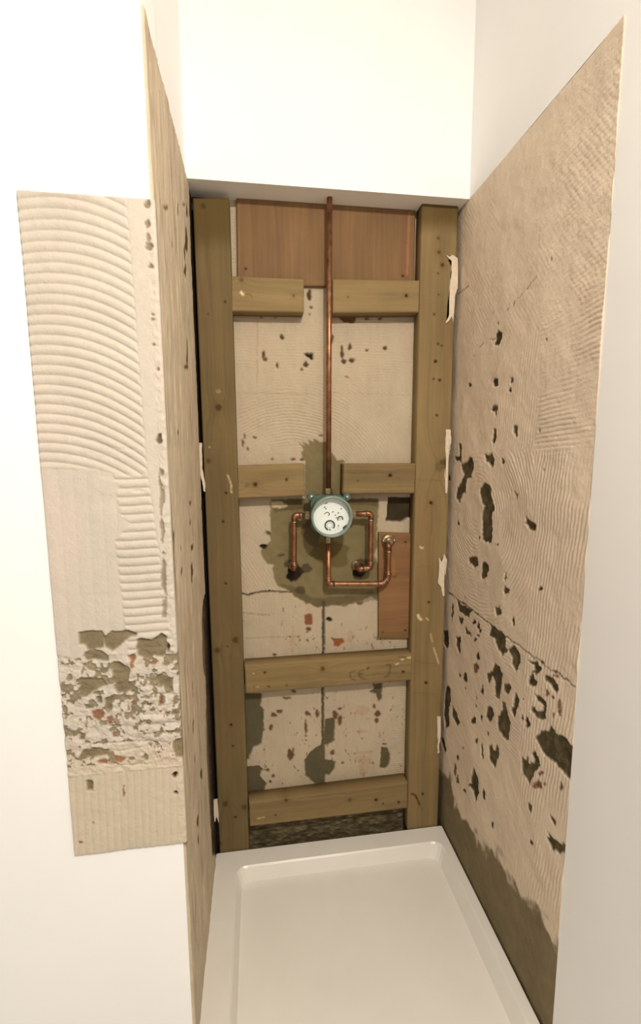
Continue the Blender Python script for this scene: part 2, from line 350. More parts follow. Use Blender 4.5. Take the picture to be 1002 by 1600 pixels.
# ---------------------------------------------------------------- right wall
def right_wall():
    y0, y1 = YR_end, YB+.01; z0, z1 = ZBOT, ZT
    u = np.arange(y0, y1, .0017); v = np.arange(z0, z1, .0017); U, V = np.meshgrid(u, v, indexing='ij')
    T = Tr(lambda x, y: onX(x, y, XR), 1, U, V, .0050)
    p = T.p
    cm = fbm(U/.14, V/.14, 42); fine = fbm(U/.03, V/.03, 44)
    base = lin(222, 204, 181)
    col = base*(1+(cm[..., None]-.5)*.20)*(1+(fine[..., None]-.5)*.08)
    col = mixc(col, ss(fbm(U/.12, V/.2, 49), .5, .8)*.5, lin(222, 200, 178))
    zs = p(700, 925)[1]                              # tile course line
    low = ss(-V, -zs-.002, -zs+.002)
    WB = (fbm(U/.03, V/.03, 77)-.5)*.9
    diag = ridge((V*.62-U*.78)/.0095+WB)
    diag2 = ridge((V*.8+U*.6)/.0085+WB)
    upr = ridge((U+.1*V)/.0088+WB)
    lev = ridge((V+.06*U)/.0088+WB*.7)
    c2 = p(745, 800); arcs = ridge(np.hypot((U-c2[0])*1., V-c2[1])/.0095+WB)
    zA = p(740, 560)[1]; zB = p(740, 705)[1]
    n1 = fbm(U/.16, V/.16, 51)
    wdi = ss(n1, .45, .55)
    farx = ss(-U, -p(820, 900)[0], -p(835, 900)[0])
    top = ss(V, zA-.02, zA+.02); mid = ss(V, zB-.02, zB+.02)*(1-top); mb = (1-top-mid)*(1-low)
    h = top*(diag*.3*wdi+lev*.35*farx)+mid*(lev*farx*.9+upr*.45*(1-farx))+mb*(arcs*.8*(1-farx)+upr*.8*farx)+low*(lev*.5*(1-farx)+upr*farx*.9)
    amp = .2+.8*ss(fbm(U/.10, V/.10, 52), .38, .62)
    h = h*.0015*amp+(fbm(U/.09, V/.09, 55)-.5)*.006+(fbm(U/.007, V/.007, 56)-.5)*.0007
    def stain_or_shade(m, c, a=1.):
        nonlocal col; col = mixc(col, m*a, c)
    t = fbm(U/.018, V/.018, 61)
    core = fbm(U/.011, V/.016, 63)
    def patch(m, c=MOR, d=.005, tex=.9):
        nonlocal col, h
        cc = c*(1+(t[..., None]-.5)*tex)*(.80+.55*ss(core, .45, .7)[..., None])
        col = col*(1-m[..., None])+cc*m[..., None]; h = h*(1-m)+m*((t-.5)*.002-d*.45)
    Z6 = dict(ox=640, oy=600, k=4.008); ZR = dict(ox=640, oy=930, k=4.0); Z3 = dict(ox=630, oy=310, k=3.854)
    mo = lin(88, 78, 55); mod = lin(68, 57, 38)
    for pts in ([(530, 130), (555, 130), (552, 170), (548, 202), (536, 185), (508, 170)],
                [(530, 275), (545, 282), (545, 330), (528, 392), (520, 385), (522, 335)],
                [(475, 447), (505, 440), (520, 428), (530, 480), (530, 515), (515, 520), (480, 482)],
                [(328, 495), (360, 492), (378, 456), (398, 470), (405, 530), (385, 570), (388, 590), (362, 592), (350, 640), (350, 690), (338, 670), (312, 745), (290, 715), (292, 680), (318, 620), (340, 570), (325, 530)],
                [(306, 370), (328, 372), (324, 430), (330, 490), (284, 478), (280, 455), (312, 455), (312, 410)],
                [(443, 650), (480, 620), (510, 636), (513, 690), (535, 785), (518, 805), (515, 985), (515, 993), (490, 995), (455, 978), (455, 800), (468, 770), (445, 722)],
                [(655, 265), (680, 270), (680, 300), (668, 335), (650, 312)],
                [(650, 665), (682, 685), (670, 725), (664, 690)],
                [(735, 820), (745, 845), (765, 862), (790, 870), (785, 918), (758, 918), (740, 885), (715, 875), (735, 860)],
                [(375, 1085), (398, 1078), (420, 1080), (430, 1130), (408, 1160), (390, 1130), (365, 1110)],
                [(455, 1130), (475, 1118), (497, 1145), (495, 1175), (470, 1225), (452, 1218)],
                [(590, 1295), (605, 1268), (630, 1285), (628, 1312), (598, 1314)],
                [(540, 1395), (575, 1398), (580, 1430), (568, 1455), (545, 1455), (535, 1430)]):
        patch(T.poly(pts, **Z6), mo, .005)
    for x, y, rx, ry in [(590, 480, 9, 12), (250, 588, 7, 18), (840, 535, 5, 5), (604, 1200, 5, 28), (540, 2, 14, 12), (631, 40, 11, 12), (380, 8, 6, 16), (308, 870, 7, 14), (438, 960, 5, 12), (552, 1008, 10, 6), (655, 1490, 6, 30), (820, 1285, 14, 10), (820, 290, 6, 10)]:
        patch(T.dot(x, y, rx, ry, **Z6), mod, .003)
    for pts in ([(555, 822), (575, 800), (592, 800), (594, 835), (575, 892), (552, 890), (556, 850)], [(545, 1093), (568, 1093), (574, 1130), (546, 1130)]):
        patch(T.poly(pts, **Z3), mod, .005)
    for x, y, rx, ry in [(540, 843, 14, 4), (404, 1125, 8, 15), (658, 1098, 7, 12), (645, 1158, 9, 14), (868, 852, 5, 10), (898, 365, 6, 6), (570, 750, 5, 9)]:
        patch(T.dot(x, y, rx, ry, **Z3), mod, .003)
    for ln in ([(812, 468), (790, 495), (745, 540)], [(725, 558), (706, 590), (685, 605)], [(672, 622), (664, 648)], [(635, 660), (625, 680)], [(550, 685), (540, 692)], [(482, 875), (465, 900)], [(440, 935), (425, 955)], [(395, 525), (360, 560), (325, 575)]):
        patch(T.line(ln, 1.0, **Z3), mod, .001)
    for pts in ([(300, 20), (320, 55), (345, 68), (400, 100), (378, 110), (370, 140), (345, 130), (305, 100)],
                [(303, 128), (338, 152), (322, 182), (308, 160)],
                [(350, 200), (365, 225), (385, 240), (380, 256), (352, 238), (345, 215)],
                [(210, 215), (240, 225), (245, 300), (235, 335), (215, 310)],
                [(290, 260), (318, 260), (318, 370), (295, 330)],
                [(510, 188), (560, 215), (582, 225), (600, 262), (598, 325), (612, 350), (580, 380), (550, 340), (530, 270), (498, 258)],
                [(612, 345), (650, 312), (685, 350), (690, 440), (665, 490), (645, 440), (640, 392)],
                [(480, 490), (512, 475), (535, 425), (562, 445), (578, 490), (565, 590), (560, 655), (532, 630), (532, 530), (515, 510), (500, 550), (485, 530)],
                [(588, 560), (620, 545), (637, 578), (612, 625), (590, 600)],
                [(748, 402), (800, 420), (827, 460), (795, 490), (770, 500), (800, 545), (780, 572), (742, 550), (750, 500), (778, 480), (775, 440)],
                [(845, 500), (880, 505), (920, 545), (938, 590), (912, 612), (885, 570), (850, 530)],
                [(778, 622), (820, 630), (865, 690), (842, 735), (855, 770), (820, 782), (788, 765), (763, 715), (765, 700), (785, 700), (800, 730), (825, 725), (835, 700), (800, 655)],
                [(665, 610), (690, 660), (672, 700), (662, 765), (630, 710), (655, 690), (648, 650)],
                [(230, 560), (258, 580), (258, 650), (245, 700), (248, 820), (225, 832), (215, 740), (220, 640)],
                [(270, 690), (292, 730), (317, 800), (300, 822), (265, 755)],
                [(490, 700), (515, 700), (527, 755), (500, 797), (478, 768)],
                [(580, 670), (603, 678), (605, 725), (630, 790), (617, 900), (590, 892), (550, 835), (550, 762), (575, 722)],
                [(195, 890), (215, 890), (232, 960), (218, 985)],
                [(455, 920), (465, 1010), (455, 1022), (443, 935)],
                [(495, 950), (508, 935), (525, 970), (545, 930), (557, 970), (545, 1040), (530, 1078), (498, 1030)],
                [(700, 1010), (722, 1030), (740, 1000), (742, 1050), (775, 1035), (758, 985), (782, 980), (802, 1000), (815, 1045), (790, 1100), (765, 1150), (745, 1172), (705, 1115)],
                [(405, 1068), (420, 1120), (432, 1150), (435, 1230), (417, 1292), (395, 1220), (380, 1200), (362, 1190), (385, 1170), (385, 1140)],
                [(735, 1290), (755, 1300), (770, 1330), (760, 1367), (735, 1322)],
                [(878, 1368), (915, 1410), (912, 1450), (880, 1410)],
                [(860, 1480), (900, 1530), (960, 1545), (1000, 1620), (900, 1600), (868, 1540)],
                [(787, 888), (820, 850), (868, 855), (885, 818), (910, 860), (975, 885), (1040, 980), (1040, 1190), (960, 1110), (900, 1040), (845, 1000), (800, 920)]):
        patch(T.poly(pts, **ZR), mo, .006)
    for x, y, rx, ry in [(405, 168, 12, 12), (432, 190, 10, 16), (442, 220, 10, 14), (430, 250, 10, 10), (412, 280, 12, 14), (428, 385, 8, 24), (350, 515, 12, 26), (315, 500, 5, 14), (348, 575, 6, 8), (455, 590, 8, 28), (418, 640, 5, 12), (400, 785, 16, 26), (449, 768, 6, 20), (490, 865, 7, 9), (710, 770, 6, 14),
                         (738, 795, 14, 34), (420, 910, 8, 20), (300, 1012, 7, 14), (336, 960, 4, 7), (465, 1245, 12, 30), (517, 1435, 9, 22), (345, 1225, 8, 12), (415, 690, 4, 8), (270, 90, 6, 40), (265, 140, 4, 30), (650, 165, 7, 30), (760, 1545, 10, 14), (300, 1160, 9, 12), (715, 650, 6, 6), (350, 10, 4, 4)]:
        patch(T.dot(x, y, rx, ry, **ZR), mod, .003)
    for x, y, rx, ry in [(415, 455, 16, 34), (860, 610, 14, 20), (895, 640, 8, 12), (935, 680, 18, 34), (905, 755, 8, 20), (940, 720, 10, 30), (800, 1185, 34, 24), (820, 1110, 18, 14), (850, 1190, 8, 10), (285, 1090, 8, 34), (300, 1140, 8, 20), (910, 500, 24, 10), (945, 1200, 8, 30)]:
        patch(T.dot(x, y, rx, ry, **ZR), lin(126, 92, 68), .002)
    patch(T.line([(699, 925), (740, 954), (765, 975), (800, 1001), (840, 1030), (877, 1056), (900, 1075)], 1.5), mod, .003)
    stain_or_shade(T.line([(752, 1192), (815, 1268)], 1.6), lin(228, 214, 186), .7)
    stain_or_shade(T.line([(712, 833), (790, 862), (880, 905)], 1.2), lin(222, 208, 182), .4)
    # wet mortar skirt at the foot
    zf = p(705, 1225)[1]; prof = [p(a, b) for a, b in [(685, 1205), (703, 1215), (710, 1250), (728, 1275), (745, 1300), (765, 1325), (820, 1400), (900, 1500)]]
    pu = np.array([q[0] for q in prof]); pv = np.array([q[1] for q in prof]); o = np.argsort(pu)
    edge = np.interp(U, pu[o], pv[o])+(fbm(U/.02, V/.02, 71)-.5)*.05
    mk = ss(edge-V+(fbm(U/.05, V/.05, 75)-.5)*.09, -.012, .022)
    cc = lin(112, 99, 68)*(1+(fbm(U/.04, V/.03, 73)[..., None]-.5)*.6)
    col = mixc(col, mk*.92, cc); h = h*(1-mk*.7)+mk*.7*(t-.5)*.003
    P = np.stack([XR-h, U, V], -1)
    # closed into a slab so that no daylight passes
    return link('wall_right', grid_mesh('wall_right', P, col, lambda q: np.stack([np.full(len(q), XR+.05), q[:, 1], q[:, 2]], -1), flip=True), M_wall, kind='structure')
right_wall()

# ---------------------------------------------------------------- left wall, face toward the room
def left_wall():
    x0, x1 = XL_end, XL+.0075; z0, z1 = ZL_bot, ZL_top
    res = .00125
    u = np.arange(x0, x1+res, res); u[-1] = x1; v = np.arange(z0, z1, res); U, V = np.meshgrid(u, v, indexing='ij')
    T = Tr(lambda x, y: onY(x, y, YL), 0, U, V, .0016)
    p = T.p
    k = (p(226, 700)[0]-p(126, 700)[0])/100
    A = (U-p(126, 700)[0])/k                         # about one unit per pixel-width of wall, 0 at the far left
    B = (p(126, 318)[1]-V)/k
    sc = (p(126, 318)[1]-p(126, 1322)[1])/k/1004
    B = B/sc+318
    col = lin(196, 186, 172)*(1+(fbm(U/.05, V/.05, 82)[..., None]-.5)*.10)
    # sweep of the upper ridges
    s = np.interp(B, [318, 400, 500, 600, 700], [.02, .05, .13, .2, .25])
    g = s*A+.0022*A*A
    ph = (B-g)/14.3; arcs = ridge(ph)
    lev = ridge((B+.6*np.sin(A/14))/13.6)
    up = ridge((A+(B-1185)*.03)/12.4)
    edgeR = np.interp(B, [318, 700, 980], [96, 104, 132])+2.5*(vn(B/9, B*0, 3)-.5)
    bound = 690+np.interp(A, [0, 30, 60, 90, 130], [0, 2, 12, 14, -8])
    w1 = ss(bound-B, -2, 3)
    edgeL = np.interp(B, [700, 760, 775, 800, 990], [50, 56, 72, 46, 55])
    inR = ss(edgeR-A, -1.5, 3)
    inL = ss(A-edgeL, -1.5, 2.5)
    up3 = ss(B, 1186, 1192)
    smooth_pane = ridge((A-8+(B-700)*.012)/22)*.18
    hu = (arcs*inR*w1)*1.0+(1-w1)*(lev*inL*inR*1.1+(1-inL)*(.6+smooth_pane))
    hu = np.where(inR < 1, hu*inR+(1-inR)*.75, hu)
    big = fbm(U/.012, V/.012, 85)
    rough = ss(B, 984+4*np.sin(A/7), 988+4*np.sin(A/7))*(1-up3)
    hu = hu*(1-rough)*(1-up3)
    h = hu*.0031
    wav = ridge((B-.05*A)/17)*ss(A, 60, 78)*ss(B, 1030, 1050)*(1-ss(B, 1130, 1150))*(1-up3)
    h += rough*((big-.5)*.008+.001)+wav*.003*rough+up3*(up*.0011+(big-.5)*.0012)
    h += (fbm(U/.05, V/.05, 86)-.5)*.003+(fbm(U/.004, V/.004, 87)-.5)*.0005
    # a smear and a lap mark in the smooth panel
    def patch(m, c, d, tex=.4):
        nonlocal col, h
        cc = c*(1+(big[..., None]-.5)*tex)
        col = col*(1-m[..., None])+cc*m[..., None]; h = h*(1-m)+m*(h*.3+(big-.5)*.003-d)
    def stain_or_shade(m, c, a=1.):
        nonlocal col; col = mixc(col, m*a, c)
    Z4 = dict(ox=120, oy=600, k=3.854)
    lap = T.poly([(100, 600), (140, 560), (260, 590), (262, 640), (235, 668), (165, 660), (130, 640)], **Z4, sf=4); h = h*(1-lap)+lap*.0032
    bl = T.poly([(330, 640), (375, 628), (420, 640), (375, 652)], **Z4, sf=2); h = h*(1-bl)+bl*.0002
    for pts in ([(25, 330), (120, 335), (200, 380), (300, 396), (370, 394)],):
        for q in range(2): h += T.line(pts, 3.0, **Z4)*(.0012 if q else -.002)
    stain_or_shade(T.line([(25, 385), (60, 395), (110, 415), (140, 432), (190, 432)], 1.2, **Z4), lin(150, 130, 105), .4)
    stain_or_shade(T.line([(60, 1255), (200, 1252)], 1.0, **Z4), lin(170, 150, 125), .5)
    # pinkish-grey film
    stain_or_shade(ss(fbm(U/.09, V/.13, 89), .5, .75), lin(204, 188, 177), .6)
    MO = lin(128, 115, 90); Z7 = dict(ox=120, oy=950, k=3.58)
    fl = fbm(U/.011, V/.011, 91, 4); fle = ss(B, 990, 1000)*(1-ss(B, 1060+A*.25, 1110+A*.2))*.10+.0
    rw = ss(fl, .60-fle, .64-fle)*rough*(B < 1175)
    col = mixc(col, rw*.9, MO*(.8+.5*fbm(U/.004, V/.004, 92)[..., None])); h = h-rw*.002
    for pts in ([(20, 128), (60, 118), (150, 122), (165, 150), (155, 215), (110, 225), (70, 232), (50, 200), (20, 195)],
                [(150, 160), (200, 125), (290, 118), (345, 140), (300, 160), (270, 180), (250, 200), (205, 235), (165, 215)],
                [(50, 240), (90, 222), (150, 235), (182, 262), (180, 292), (150, 290), (100, 285), (60, 290), (45, 262)],
                [(205, 290), (262, 300), (300, 330), (300, 372), (285, 420), (235, 435), (205, 400)],
                [(340, 180), (360, 160), (420, 172), (480, 130), (505, 150), (508, 225), (485, 270), (440, 262), (400, 282), (350, 262), (342, 220)],
                [(20, 390), (90, 382), (152, 390), (175, 425), (130, 440), (90, 465), (55, 492), (20, 480)],
                [(210, 425), (260, 408), (335, 400), (322, 440), (285, 465), (235, 470)],
                [(440, 378), (470, 365), (508, 372), (520, 410), (522, 455), (485, 430), (470, 440)],
                [(165, 490), (205, 490), (202, 572), (170, 560)], [(110, 490), (140, 485), (145, 525), (118, 520)],
                [(40, 785), (100, 778), (185, 782), (182, 808), (120, 822), (60, 830), (20, 850), (20, 820)],
                [(60, 950), (97, 955), (95, 1010), (64, 1012)],
                [(540, 742), (560, 722), (600, 720), (600, 830), (560, 820), (543, 790)],
                [(505, 180), (520, 190), (520, 240), (505, 245)], [(512, 380), (540, 380), (540, 460), (515, 450)], [(20, 690), (48, 695), (52, 730), (20, 735)]):
        patch(T.poly(pts, **Z7), MO, .003)
    for x, y, rx, ry in [(552, 925, 15, 16), (556, 1020, 12, 9), (515, 210, 8, 16)]:
        patch(T.dot(x, y, rx, ry, **Z7), HOL, .004)
    for x, y, rx, ry in [(505, 330, 16, 34)]:
        patch(T.dot(x, y, rx, ry, **Z4), MO*.8, .004)
    br = lin(148, 106, 80)
    for pts in ([(88, 572), (120, 556), (150, 556), (162, 580), (155, 605), (125, 622), (100, 608)], [(170, 605), (205, 595), (208, 638), (180, 640)], [(288, 258), (330, 250), (336, 275), (318, 300), (328, 325), (300, 332), (305, 290)],
                [(118, 845), (150, 838), (182, 842), (178, 858), (130, 862)], [(210, 828), (245, 815), (282, 830), (255, 852), (225, 848)]):
        patch(T.poly(pts, **Z7), br, .001)
    for x, y, rx, ry in [(40, 340, 6, 26), (472, 505, 10, 34), (325, 525, 14, 10), (62, 640, 4, 40), (210, 693, 10, 8), (312, 828, 16, 10), (266, 1015, 6, 34), (295, 550, 5, 20), (100, 1190, 4, 10), (104, 655, 6, 6), (430, 300, 26, 8), (30, 1300, 10, 8)]:
        patch(T.dot(x, y, rx, ry, **Z7), br*.85, .001)
    for ln in ([(90, 755), (200, 745), (370, 738), (440, 728)], [(60, 775), (250, 790), (380, 765)], [(150, 862), (320, 870), (420, 862)]):
        h += T.line(ln, 2.5, **Z7)*-.002
    col = col*(1-ss(B, 1120, 1190)[..., None]*np.array([-.02, .01, .11]))
    # chipped corner
    Z1 = dict(ox=120, oy=310, k=3.854)
    for x, y, rx, ry in [(430, 48, 20, 22), (432, 165, 16, 26), (436, 250, 14, 22), (438, 300, 24, 24), (455, 420, 16, 14), (498, 1035, 10, 14), (462, 710, 14, 6), (470, 885, 12, 8), (460, 735, 12, 6)]:
        patch(T.dot(x, y, rx, ry, **Z1), lin(140, 128, 104), .0025)
    strip = T.poly([(500, 510), (530, 520), (545, 1400), (520, 1400), (515, 1000), (505, 700)], **Z4)
    strip = strip*ss(fbm(U/.008, V/.02, 95), .38, .5)
    patch(strip*.85, lin(140, 125, 102), .002)
    P = np.stack([U, YL-.0045-h, V], -1)
    # the arris rolls round into the reveal
    d = np.clip((x1-U)/.005, 0, 1); P[..., 1] += (1-np.sqrt(1-(1-d)**2))*.004
    P[..., 1] += ((x1-U) < .012)*(fbm(U/.01, V/.01, 97)-.5)*.004
    return link('wall_left', grid_mesh('wall_left', P, col, lambda q: np.stack([np.clip(q[:, 0], x0, x1-.0045), np.full(len(q), YL+.03), q[:, 2]], -1), flip=True), M_wall, kind='structure')
left_wall()

# ---------------------------------------------------------------- reveal between the left wall and the alcove
def reveal():
    y0, y1 = YL+.003, YB+.0; z0, z1 = ZBOT, ZT
    u = np.arange(y0, y1, .0022); v = np.arange(z0, z1, .0025); U, V = np.meshgrid(u, v, indexing='ij')
    T = Tr(lambda x, y: onX(x, y, XL), 1, U, V, .003)
    st = fbm(U/.016, V/.16, 102); st2 = fbm(U/.05, V/.5, 103)
    col = lin(196, 181, 157)*(1+(st[..., None]-.5)*.14)*(1+(fbm(U/.022, V/.04, 109)[..., None]-.5)*.30)
    col = mixc(col, ss(st2, .5, .7)*.6, lin(196, 174, 150))
    col = mixc(col, ss(fbm(U/.02, V/.12, 106), .62, .75)*.35, lin(128, 110, 82))
    h = (st-.5)*.004+(fbm(U/.01, V/.03, 104)-.5)*.002
    t = fbm(U/.02, V/.03, 105)
    def patch(m, c, d=.003, tex=.6):
        nonlocal col, h
        cc = c*(1+(t[..., None]-.5)*tex)
        col = col*(1-m[..., None])+cc*m[..., None]; h = h*(1-m)+m*((t-.5)*.004-d)
    Z1 = dict(ox=120, oy=310, k=3.854); Z4 = dict(ox=120, oy=600, k=3.854); Z7 = dict(ox=120, oy=950, k=3.58)
    dk = lin(86, 72, 50)
    for x, y, rx, ry in [(562, 280, 5, 22), (652, 250, 10, 75), (640, 340, 6, 50), (655, 930, 6, 90), (650, 1015, 14, 12), (600, 70, 6, 40), (655, 80, 6, 40), (645, 440, 8, 40), (635, 40, 8, 10)]:
        patch(T.dot(x, y, rx, ry, **Z1), dk, .002)
    patch(T.dot(522, 55, 22, 12, **Z1), BRI*.7, .001)
    for x, y, rx, ry in [(572, 965, 8, 70), (615, 990, 5, 12), (620, 1130, 6, 30), (685, 1140, 8, 55), (685, 985, 8, 18), (675, 720, 6, 12), (600, 290, 7, 20), (675, 830, 5, 20), (560, 880, 5, 40)]:
        patch(T.dot(x, y, rx, ry, **Z4), dk, .002)
    for x, y, rx, ry in [(643, 670, 4, 50), (690, 930, 6, 30), (668, 1190, 6, 40), (640, 450, 4, 50), (650, 830, 4, 40), (672, 1290, 4, 30)]:
        patch(T.dot(x, y, rx, ry, **Z7), dk, .002)
    # olive strip behind the corner, from the middle down
    patch(T.poly([(258, 735), (266, 800), (272, 900), (280, 1100), (290, 1322), (284, 1322), (276, 1000), (261, 800)]), lin(158, 145, 118), .001)
    # broken away to dark masonry by the stud
    vd = T.poly([(319, 925), (314, 950), (313, 985), (315, 1035), (319, 1060), (320, 1110), (322, 1200), (326, 1260), (330, 1335), (350, 1335), (346, 1200), (338, 1000), (330, 925)], sf=2)
    patch(vd, lin(74, 58, 36), .012, 1.2)
    patch(ss(U+(fbm(U/.01, V/.02, 111)-.5)*.012, -.02, -.012), lin(50, 38, 24), .002)  # gap shade along the stud, put into the reveal colour
    P = np.stack([XL+.004+h, U, V], -1)
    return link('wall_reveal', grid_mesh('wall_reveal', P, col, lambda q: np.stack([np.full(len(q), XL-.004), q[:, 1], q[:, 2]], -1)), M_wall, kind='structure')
reveal()

# ---------------------------------------------------------------- painted parts of the room round the stripped area
def structure_box(name, lo_, hi_, m=M_white, bevel=0): return bm_obj(name, lambda b: box_bm(b, lo_, hi_), m, None, bevel, kind='structure')
ZC = 2.26
structure_box('wall_back_upper', (XL-.2, -.035, ZT), (XR+.01, YB+.06, ZC+.05))           # boxed-out painted wall above the frame
structure_box('wall_right_upper', (XR, -2.6, ZT), (XR+.12, YB+.06, ZC+.05))
structure_box('wall_right_front', (XR, -2.6, ZBOT), (XR+.12, YR_end, ZT))
structure_box('wall_left_upper', (-1.6, YL-.001, ZL_top), (XL, YL+.12, ZC+.05))
structure_box('wall_left_lower', (-1.6, YL-.001, ZBOT), (XL, YL+.12, ZL_bot))
structure_box('wall_left_side', (-1.6, YL-.001, ZL_bot), (XL_end, YL+.12, ZL_top))
structure_box('wall_reveal_upper', (XL-.12, YL+.119, ZT), (XL, YB, ZC+.05))
structure_box('ceiling', (-1.6, -2.6, ZC), (XR+.12, YB+.06, ZC+.1))
structure_box('floor', (-1.6, -2.6, ZBOT-.05), (XR+.12, YB+.06, ZBOT), mat('grey_screed', tuple(lin(190, 184, 174)), .8, 0, .06, 20))

# ---------------------------------------------------------------- shower tray
def tray():
    bm = bmesh.new(); x0, x1 = XL+.002, XR-.004; y0, y1 = -.80, -.001
    rim = .052; dep = .035
    def ring(xa, xb, ya, yb, z, r=.004, n=4):
        out = []
        for cx, cy, a0 in ((xb-r, yb-r, 0), (xa+r, yb-r, 90), (xa+r, ya+r, 180), (xb-r, ya+r, 270)):
            for i in range(n+1):
                a = math.radians(a0+90*i/n); out.append(bm.verts.new((cx+r*math.cos(a), cy+r*math.sin(a), z)))
        return out
    R = [ring(x0, x1, y0, y1, -.12), ring(x0, x1, y0, y1, -.003), ring(x0+.002, x1-.002, y0+.002, y1-.002, 0),
         ring(x0+.06, x1-.024, y0+rim, y1-rim, 0, .03), ring(x0+.064, x1-.028, y0+rim+.004, y1-rim-.004, -.004, .03), ring(x0+.075, x1-.045, y0+rim+.018, y1-rim-.018, -dep, .03), ring(x0+.30, x1-.28, y0+.3, y1-.3, -dep-.008, .03)]
    for A, B in zip(R[:-1], R[1:]):
        n = len(A)
        for k in range(n): bm.faces.new((A[k], A[(k+1) % n], B[(k+1) % n], B[k]))
    bm.faces.new(R[0][::-1]); bm.faces.new(R[-1])
    bmesh.ops.recalc_face_normals(bm, faces=bm.faces)
    me = bpy.data.meshes.new('tray_pan'); bm.to_mesh(me); bm.free()
    return link('shower_tray', me, M_tray, label='white shower tray set on the floor at the foot of the timber frame', cat='shower tray', smooth=False)
tray()

# ---------------------------------------------------------------- timber
def board(name, corners, yf, yb, axis, seed, label, cat, group, base, knots=(), nails=(), marks=(), dents=(), m=M_wood, res=.0019, grain=1., parent=None, screws=(), dark_top=None):
    """corners: TL TR BR BL of the front face traced on the plane y = yf"""
    Q = [onY(x, y, yf) for x, y in corners]
    Lx = (np.linalg.norm(Q[1]-Q[0])+np.linalg.norm(Q[2]-Q[3]))/2; Lz = (np.linalg.norm(Q[3]-Q[0])+np.linalg.norm(Q[2]-Q[1]))/2
    n, mm = max(8, int(Lx/res)), max(8, int(Lz/res))
    s = np.linspace(0, 1, n); t = np.linspace(0, 1, mm); S, Tt = np.meshgrid(s, t, indexing='ij')
    P = (Q[3]*((1-S)*(1-Tt))[..., None]+Q[2]*(S*(1-Tt))[..., None]+Q[1]*(S*Tt)[..., None]+Q[0]*((1-S)*Tt)[..., None])
    X, Z = P[..., 0], P[..., 2]
    T = Tr(lambda x, y: onY(x, y, yf), 0, X, Z, .0008)
    A, L = (X, Z) if axis == 'z' else (Z, X)
    # knots bend the grain round themselves
    bend = 0; kn = []
    for kx, ky, r, stg in knots:
        q = T.p(kx, ky); r_ = r*.0017
        dd = np.hypot(X-q[0], Z-q[1]); kn.append((dd, r_, stg))
        da = (X-q[0]) if axis == 'z' else (Z-q[1])
        bend = bend+np.exp(-(dd/(r_*4))**2)*np.sign(da+1e-6)*r_*1.4
    G = A+bend+(fbm(A/.05, L/.35, seed)-.5)*.03
    gr = fbm(G/.0045, L/.25, seed+3, 3); g2 = fbm(G/.02, L/.5, seed+6, 2); g3 = fbm(A/.09, L/.14, seed+8)
    col = base*(1+grain*((gr[..., None]-.5)*.34+(g2[..., None]-.5)*.34+(g3[..., None]-.5)*.34))
    col = mixc(col, ss(fbm(A/.03, L/.12, seed+11), .55, .8)*.35*grain, base*np.array([1.15, .92, .95]))
    if dark_top: col = mixc(col, ss(Z+(g3-.5)*.05, onY(501, dark_top, yf)[2]-.02, onY(501, dark_top, yf)[2]+.03)*.75, lin(84, 64, 22))  # darker olive tint towards the top end
    h = (gr-.5)*.0005
    for dd, r_, stg in kn:
        mk = 1-ss(dd+(fbm(X/.006, Z/.006, 4)-.5)*r_*.6, r_*.55, r_*1.15); col = mixc(col, mk*stg, lin(50, 34, 10))
        halo = np.exp(-(dd/(r_*1.9))**2); col = mixc(col, halo*.4*stg, lin(92, 68, 28))
    for x, y, r in nails:
        mk = T.dot(x, y, r); col = mixc(col, mk, lin(34, 22, 9)); h = h-mk*.002
    for pts, wpx, c, a in marks:
        mk = T.line(pts, wpx); col = mixc(col, mk*a, c)
    for pts, c, d in dents:
        mk = T.poly(pts); col = mixc(col, mk, c); h = h-mk*d
    P[..., 1] -= h
    for k, dz in ((0, .0022), (1, .0006)):
        for sl in ((k, slice(k, mm-k)), (n-1-k, slice(k, mm-k)), (slice(k, n-k), k), (slice(k, n-k), mm-1-k)): P[sl][..., 1] = yf+dz
    me = grid_mesh(name, P, col, lambda q: np.stack([q[:, 0], np.full(len(q), yb), q[:, 2]], -1), flip=True)
    o = link(name, me, m, parent, label, cat, group, smooth=False)
    for (x, y) in screws:
        c = onY(x, y, yf)
        bm_obj('screw', lambda b: lathe(b, [(.0035, -.004), (.0035, .0004), (.0022, .0010), (.0008, .0008)], c, seg=14), M_steel, o, smooth=True)
    return o
OL = lin(108, 91, 59); OL2 = lin(130, 110, 74)
pale = lin(226, 208, 160); dk = lin(70, 46, 18)
ZTp = 309
board('timber_stud', [(301, ZTp), (358, ZTp), (390, 1345), (344, 1345)], 0, YB-.004, 'z', 201, 'left upright olive green treated timber stud beside the plaster reveal', 'timber stud', 'upright timber studs of the frame', OL, dark_top=398,
      knots=[(341.5, 637, 5.5, .95), (326, 720, 4, .7), (340, 1016, 5, .75), (368, 1000, 5.5, .75), (352, 1256, 5, .7), (382, 1261, 5, .7), (318, 322, 4, .8), (343, 1318, 4, .7), (361, 1133, 3, .5)],
      nails=[(351.5, 471, 2), (325.5, 491, 1.4), (353, 770.5, 2.2), (348.5, 815, 2.2), (352.5, 912, 2), (361, 1133, 2.2), (364, 1166, 1.6), (367.5, 1277, 2), (355, 1010, 1.6)],
      marks=[([(355.5, 742), (359, 750), (361, 756), (362, 770)], 1.8, pale, .8), ([(331, 389), (336, 388)], 1.2, dk, .5), ([(327.5, 697), (328, 700)], 2, lin(205, 150, 110), .9),
             ([(338, 611), (341, 609), (344, 612), (341, 615), (338, 611)], 1.0, lin(200, 176, 110), .9), ([(345, 1025), (355, 1028), (366, 1024)], 1.0, dk, .3)])
